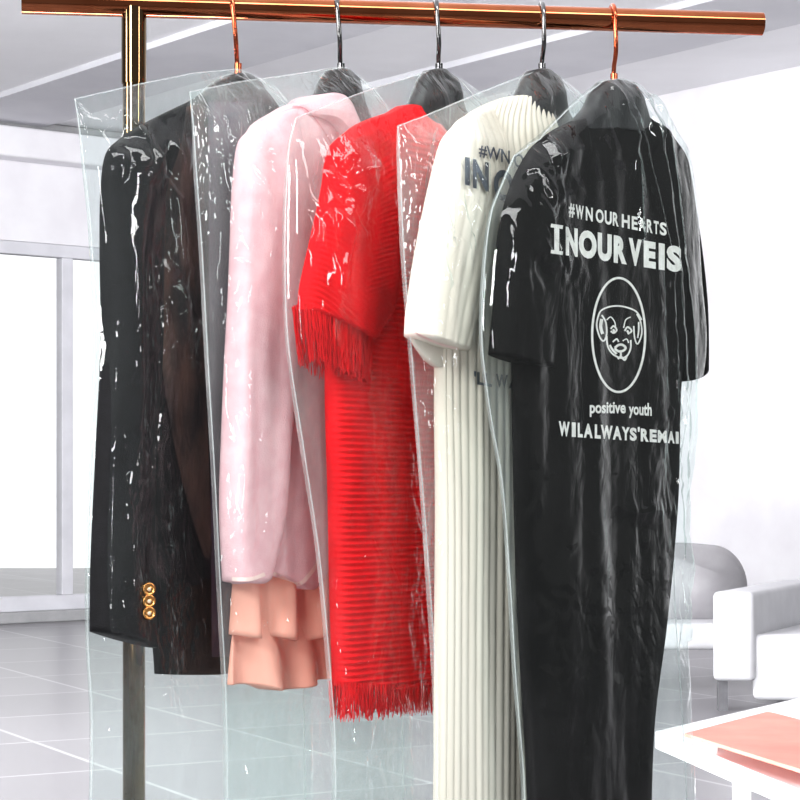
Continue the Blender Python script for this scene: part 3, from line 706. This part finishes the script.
st([(612, 342), (616, 339), (618, 342)], 1.6); st([(622, 341), (626, 339), (628, 343)], 1.2)
st([(609, 345), (612, 350), (616, 354)], 2.2)
pyobj('emblem_dog_head', hv, hf, M['print_white'], g)

# ---------------------------------------------------------------- polythene bags
GARM = {}
for i_, names in enumerate((('blazer',), ('knit_jacket', 'tiered_skirt'), ('knit_dress',), ('pleated_dress',), ('t_shirt_dress',))):
    GARM[i_] = [o for o in col.objects if o.type == 'MESH' and o.parent and o.parent.name in names and len(o.data.polygons) > 800 and 'fringe' not in o.name]
    GARM[i_] += [o for o in col.objects if o.type == 'MESH' and o.parent and o.name.startswith('hanger_body') and abs(o.parent.location.x-FR[i_].O.x) < .012]
def filmdisp(i, masks, lines, amp=.0058, sign=1):
    def f(u, v, s, z, x, y):
        r = .0075*nz(s*9+i*3, z*1.1, i+sign)+.0035*nz(s*26+i, z*2.6, i*2+sign)
        if sign < 0: return abs(r)*.6
        m = .12
        for (mx_, my_, rx, ry, st_) in masks:
            q = ((x-mx_)/rx)**2+((y-my_)/ry)**2
            if q < 5: m += st_*math.exp(-q)
        if m > .05:
            a = noise.voronoi(Vector((s*34+.8*nz(s*30, z*20, i), z*21+.8*nz(s*30, z*20, i+9), i*7.7)))[0]
            r += amp*m*((a[1]-a[0])*2.3+1.6*nz(s*20+i, z*13, i+40))
            b = noise.voronoi(Vector((s*17+i, z*11+.6*nz(s*14, z*12, i), i*3.3)))[0]
            r += amp*m*2.0*(b[1]-b[0])
        for (pts, w, am) in lines:
            for (xa, ya), (xb, yb) in zip(pts, pts[1:]):
                if ya <= y <= yb:
                    c = xa+(xb-xa)*(y-ya)/(yb-ya)+1.5*nz(y*.06, i, 3); q = abs(x-c)/w
                    if q < 3: r += am*math.exp(-q*q)
        return r
    return f
def bag(i, label, rows, haze, hback, masks, lines=(), th=(.050, .020), gloss=1.0, bump=.5, nu=130, nv=260):
    fr = FR[i]
    m = film('polythene_%d' % i, haze, gloss=gloss, seed=i*3.7, bump=bump)
    m_b = film('milky_polythene_%d' % i, hback, gloss=gloss*.7, seed=i*2.3+1, bump=bump*.6)
    n = len(rows); tf, tb = th
    thl = [(.006, .006), (tf*.62, tb*.7), (tf*.9, tb*.95)]+[(tf, tb)]*n
    o = loft(fr, 'garment_bag', rows, thl[:n], m, None, nu, nv, disp=filmdisp(i, masks, lines), bdisp=filmdisp(i, (), (), sign=-1), p=3.0, cap=False, smooth_rows=False, d0=.006)
    o.data.materials.append(m_b)
    for f in o.data.polygons:
        if min(q % ROWLEN[0] for q in f.vertices if q % ROWLEN[0] or True) >= nu or max(q % ROWLEN[0] for q in f.vertices) > nu: f.material_index = 1
    # the film lies over the cloth: keep every front vertex a few millimetres outside it
    bv_ = bvh_of(*GARM[i]); me = o.data; lim = {}
    for v in me.vertices:
        q = (v.co-Vector((fr.O.x, fr.O.y, 0))); d = q.dot(NV)
        if v.index % ROWLEN[0] > nu: continue
        st_ = v.co+NV*(.25-d)
        h = bv_.ray_cast(st_, -NV, .5)
        if h[0] is not None:
            dg = (h[0]-Vector((fr.O.x, fr.O.y, 0))).dot(NV)+.004
            if dg > d and v.index % ROWLEN[0] not in (0, 1, nu, nu-1): v.co = v.co+NV*(dg-d)
    me.update()
    k_ = ROWLEN[0]
    for nm, kk in (('side_seam', 0), ('side_seam', nu)):
        P_ = [o.data.vertices[j*k_+kk].co.copy() for j in range(0, nv+1, 3)]
        tube(nm, P_, .0010, M['seam'], o, 6)
    P_ = [(o.data.vertices[q].co+o.data.vertices[(k_-q) % k_].co)/2 for q in range(0, nu+1, 3)]
    tube('top_seam', P_, .0010, M['seam'], o, 6)
    tag(o, label, 'garment bag', 'clear polythene garment bags on the rack')
    return o
bag(0, 'clear polythene bag over the black blazer, leftmost on the rack',
    [[(75, 99), (140, 84), (195, 73), (238, 69), (268, 84), (292, 112)], [(79, 125), (140, 112), (195, 100), (238, 94), (274, 108), (294, 130)],
     [(84, 165), (190, 160), (296, 165)], [(91, 230), (190, 230), (298, 230)], [(95, 330), (190, 330), (298, 330)], [(92, 450), (190, 450), (298, 450)],
     [(88, 560), (190, 560), (300, 560)], [(88, 640), (190, 640), (302, 640)], [(92, 720), (190, 720), (304, 720)], [(90, 860), (190, 860), (306, 860)]],
    .010, .10, [(108, 118, 20, 10, 1.6), (104, 145, 10, 14, 1.6), (135, 165, 24, 24, 2.4), (140, 290, 28, 40, 1.0), (175, 350, 22, 32, 1.1), (110, 310, 10, 20, .8), (170, 600, 25, 40, .7), (140, 690, 20, 30, .9)], [([(110, 110), (150, 200), (153, 330)], 5, .005)])
bag(1, 'clear polythene bag over the pink knit jacket, second from left',
    [[(190, 92), (238, 82), (290, 75), (341, 67), (366, 82), (386, 108)], [(193, 120), (250, 108), (300, 98), (341, 92), (370, 106), (390, 126)],
     [(196, 165), (290, 160), (392, 165)], [(202, 250), (290, 250), (394, 250)], [(208, 360), (290, 360), (396, 360)], [(215, 480), (300, 480), (398, 480)],
     [(221, 600), (300, 600), (400, 600)], [(226, 700), (300, 700), (402, 700)], [(228, 860), (300, 860), (404, 860)]],
    .025, .16, [(240, 190, 14, 30, 1.2), (215, 270, 22, 60, .9), (205, 360, 18, 30, .9), (225, 120, 40, 30, .6), (262, 180, 20, 30, .5), (222, 440, 14, 20, .8), (285, 740, 30, 50, .4)])
bag(2, 'clear polythene bag over the red knit dress, middle of the rack',
    [[(296, 118), (335, 103), (375, 88), (410, 77), (439, 68), (461, 82), (484, 108)], [(290, 142), (335, 128), (390, 108), (439, 92), (470, 104), (488, 126)],
     [(287, 180), (390, 170), (490, 165)], [(285, 250), (390, 250), (492, 250)], [(288, 340), (390, 340), (494, 340)], [(304, 450), (390, 450), (496, 450)],
     [(320, 560), (400, 560), (498, 560)], [(331, 680), (400, 680), (500, 680)], [(335, 740), (400, 740), (500, 740)], [(336, 860), (400, 860), (502, 860)]],
    .012, .16, [(330, 170, 14, 24, 2.0), (318, 235, 16, 36, 2.0), (352, 170, 22, 26, .9), (378, 210, 20, 50, .3), (370, 740, 30, 50, .5)], [([(322, 130), (334, 180), (322, 240), (314, 290)], 7, .006)])
bag(3, 'clear polythene bag over the cream pleated dress, second from right',
    [[(398, 126), (430, 114), (470, 97), (512, 80), (542, 69), (564, 82), (588, 108)], [(399, 148), (435, 138), (490, 112), (542, 93), (572, 104), (592, 126)],
     [(401, 185), (490, 175), (594, 165)], [(404, 255), (500, 250), (596, 250)], [(411, 345), (500, 340), (598, 340)], [(422, 480), (510, 480), (600, 480)],
     [(431, 600), (510, 600), (602, 600)], [(437, 700), (510, 700), (604, 700)], [(437, 860), (520, 860), (606, 860)]],
    .03, .18, [(418, 240, 16, 70, 2.0), (425, 150, 22, 22, .8), (440, 210, 16, 40, 1.3), (425, 420, 10, 60, .8), (430, 560, 8, 60, .6), (500, 180, 16, 16, .4)], [([(412, 190), (425, 260), (418, 330)], 7, .006)], th=(.048, .020))
bag(4, 'clear polythene bag over the black printed dress, rightmost on the rack',
    [[(514, 156), (545, 132), (578, 100), (603, 80), (626, 79), (642, 92), (662, 122), (682, 154)], [(504, 180), (540, 154), (580, 118), (614, 98), (646, 110), (672, 145), (686, 178)],
     [(491, 215), (545, 195), (614, 180), (655, 190), (689, 215)], [(484, 275), (560, 270), (635, 270), (692, 280)], [(482, 340), (614, 335), (695, 345)], [(490, 410), (614, 405), (688, 410)],
     [(502, 480), (614, 475), (678, 480)], [(510, 580), (614, 575), (674, 575)], [(516, 680), (614, 680), (680, 680)], [(524, 780), (614, 780), (686, 780)], [(526, 860), (614, 860), (688, 860)]],
    .005, .17, [(534, 155, 16, 24, 2.2), (525, 260, 20, 26, 1.5), (532, 200, 12, 20, 1.0), (620, 120, 30, 40, .8), (650, 420, 14, 60, .8), (668, 560, 12, 60, .9), (620, 510, 20, 10, .9), (658, 640, 10, 40, .8)],
    [([(600, 84), (608, 130), (612, 240)], 2.6, .009), ([(624, 84), (636, 160), (652, 320), (662, 480), (668, 640)], 5, .011), ([(640, 96), (652, 200), (668, 340), (680, 560)], 2.6, .008), ([(612, 110), (622, 160), (640, 260), (648, 420), (656, 560)], 2.2, .008)], th=(.044, .020), bump=.16)

# ---------------------------------------------------------------- light
w = bpy.data.worlds.new('world'); sc.world = w; w.use_nodes = True
bg = w.node_tree.nodes['Background']; nt = w.node_tree
tcw = nt.nodes.new('ShaderNodeTexCoord'); sp = nt.nodes.new('ShaderNodeSeparateXYZ'); nt.links.new(tcw.outputs['Generated'], sp.inputs[0])
mrw = nt.nodes.new('ShaderNodeMapRange'); mrw.interpolation_type = 'SMOOTHSTEP'
mrw.inputs['From Min'].default_value = .3; mrw.inputs['From Max'].default_value = .85; mrw.inputs['To Min'].default_value = .22; mrw.inputs['To Max'].default_value = 1.35
nt.links.new(sp.outputs['Y'], mrw.inputs['Value']); nt.links.new(mrw.outputs[0], bg.inputs['Strength'])
bg.inputs['Color'].default_value = (.97, .98, 1, 1)
def area(name, loc, target, sx_, sy_, power, c=(1, 1, 1)):
    l = bpy.data.lights.new(name, 'AREA'); l.shape = 'RECTANGLE'; l.size = sx_; l.size_y = sy_; l.energy = power; l.color = c
    o = bpy.data.objects.new(name, l); col.objects.link(o); o.location = loc
    o.rotation_euler = (Vector(target)-Vector(loc)).to_track_quat('-Z', 'Y').to_euler(); return o
area('added_key_light', (-1.7, -.3, 2.5), (.0, 2.8, 1.2), .75, .85, 92)  # unseen lamp added behind the camera for front light and sleeve glare
area('added_low_light', (-.9, -.5, 1.0), (.0, 2.8, 1.2), .3, .8, 20)  # unseen, added low on the left for more glints in the film
area('added_side_light', (-3.0, 1.6, 1.9), (-.3, 2.8, 1.3), .4, 1.0, 45)  # unseen, added on the left so the film over the sleeves flares
area('added_right_light', (3.2, .3, 2.3), (.2, 2.8, 1.2), .25, 1.2, 32)  # unseen, added on the right for film glints and the post's bright strip
area('added_top_light', (1.5, .9, 3.4), (1.5, 2.9, 1.6), 4.6, .55, 95)  # unseen overhead lamp added for the white band along the rail
area('added_room_fill', (-3, 6.5, 3.7), (.5, 14, 1.2), 3, 2, 500)  # unseen fill added to brighten the far walls, not a room fitting
area('added_room_fill', (2.5, 8, 3.6), (2.2, 10, 0), 2.5, 1.5, 14)  # weak unseen fill added above the sofa corner
area('added_up_fill', (-1.9, 3.8, .28), (-1.0, 9.5, 4.2), 3.4, 1.2, 640)  # unseen upward lamp added to brighten the ceiling in place of bounced light
area('added_wall_fill', (-2.2, 6.5, 3.6), (2.2, 13.0, 2.0), 2, .8, 95)  # unseen fill added out of frame to lift the right wall
sc.view_settings.view_transform = 'Standard'; sc.view_settings.look = 'None'; sc.view_settings.gamma = 1; sc.view_settings.exposure = 0
sc.view_settings.use_curve_mapping = False
sc.cycles.transparent_max_bounces = 48; sc.cycles.max_bounces = 8; sc.cycles.use_denoising = True
sc.cycles.sample_clamp_indirect = 6
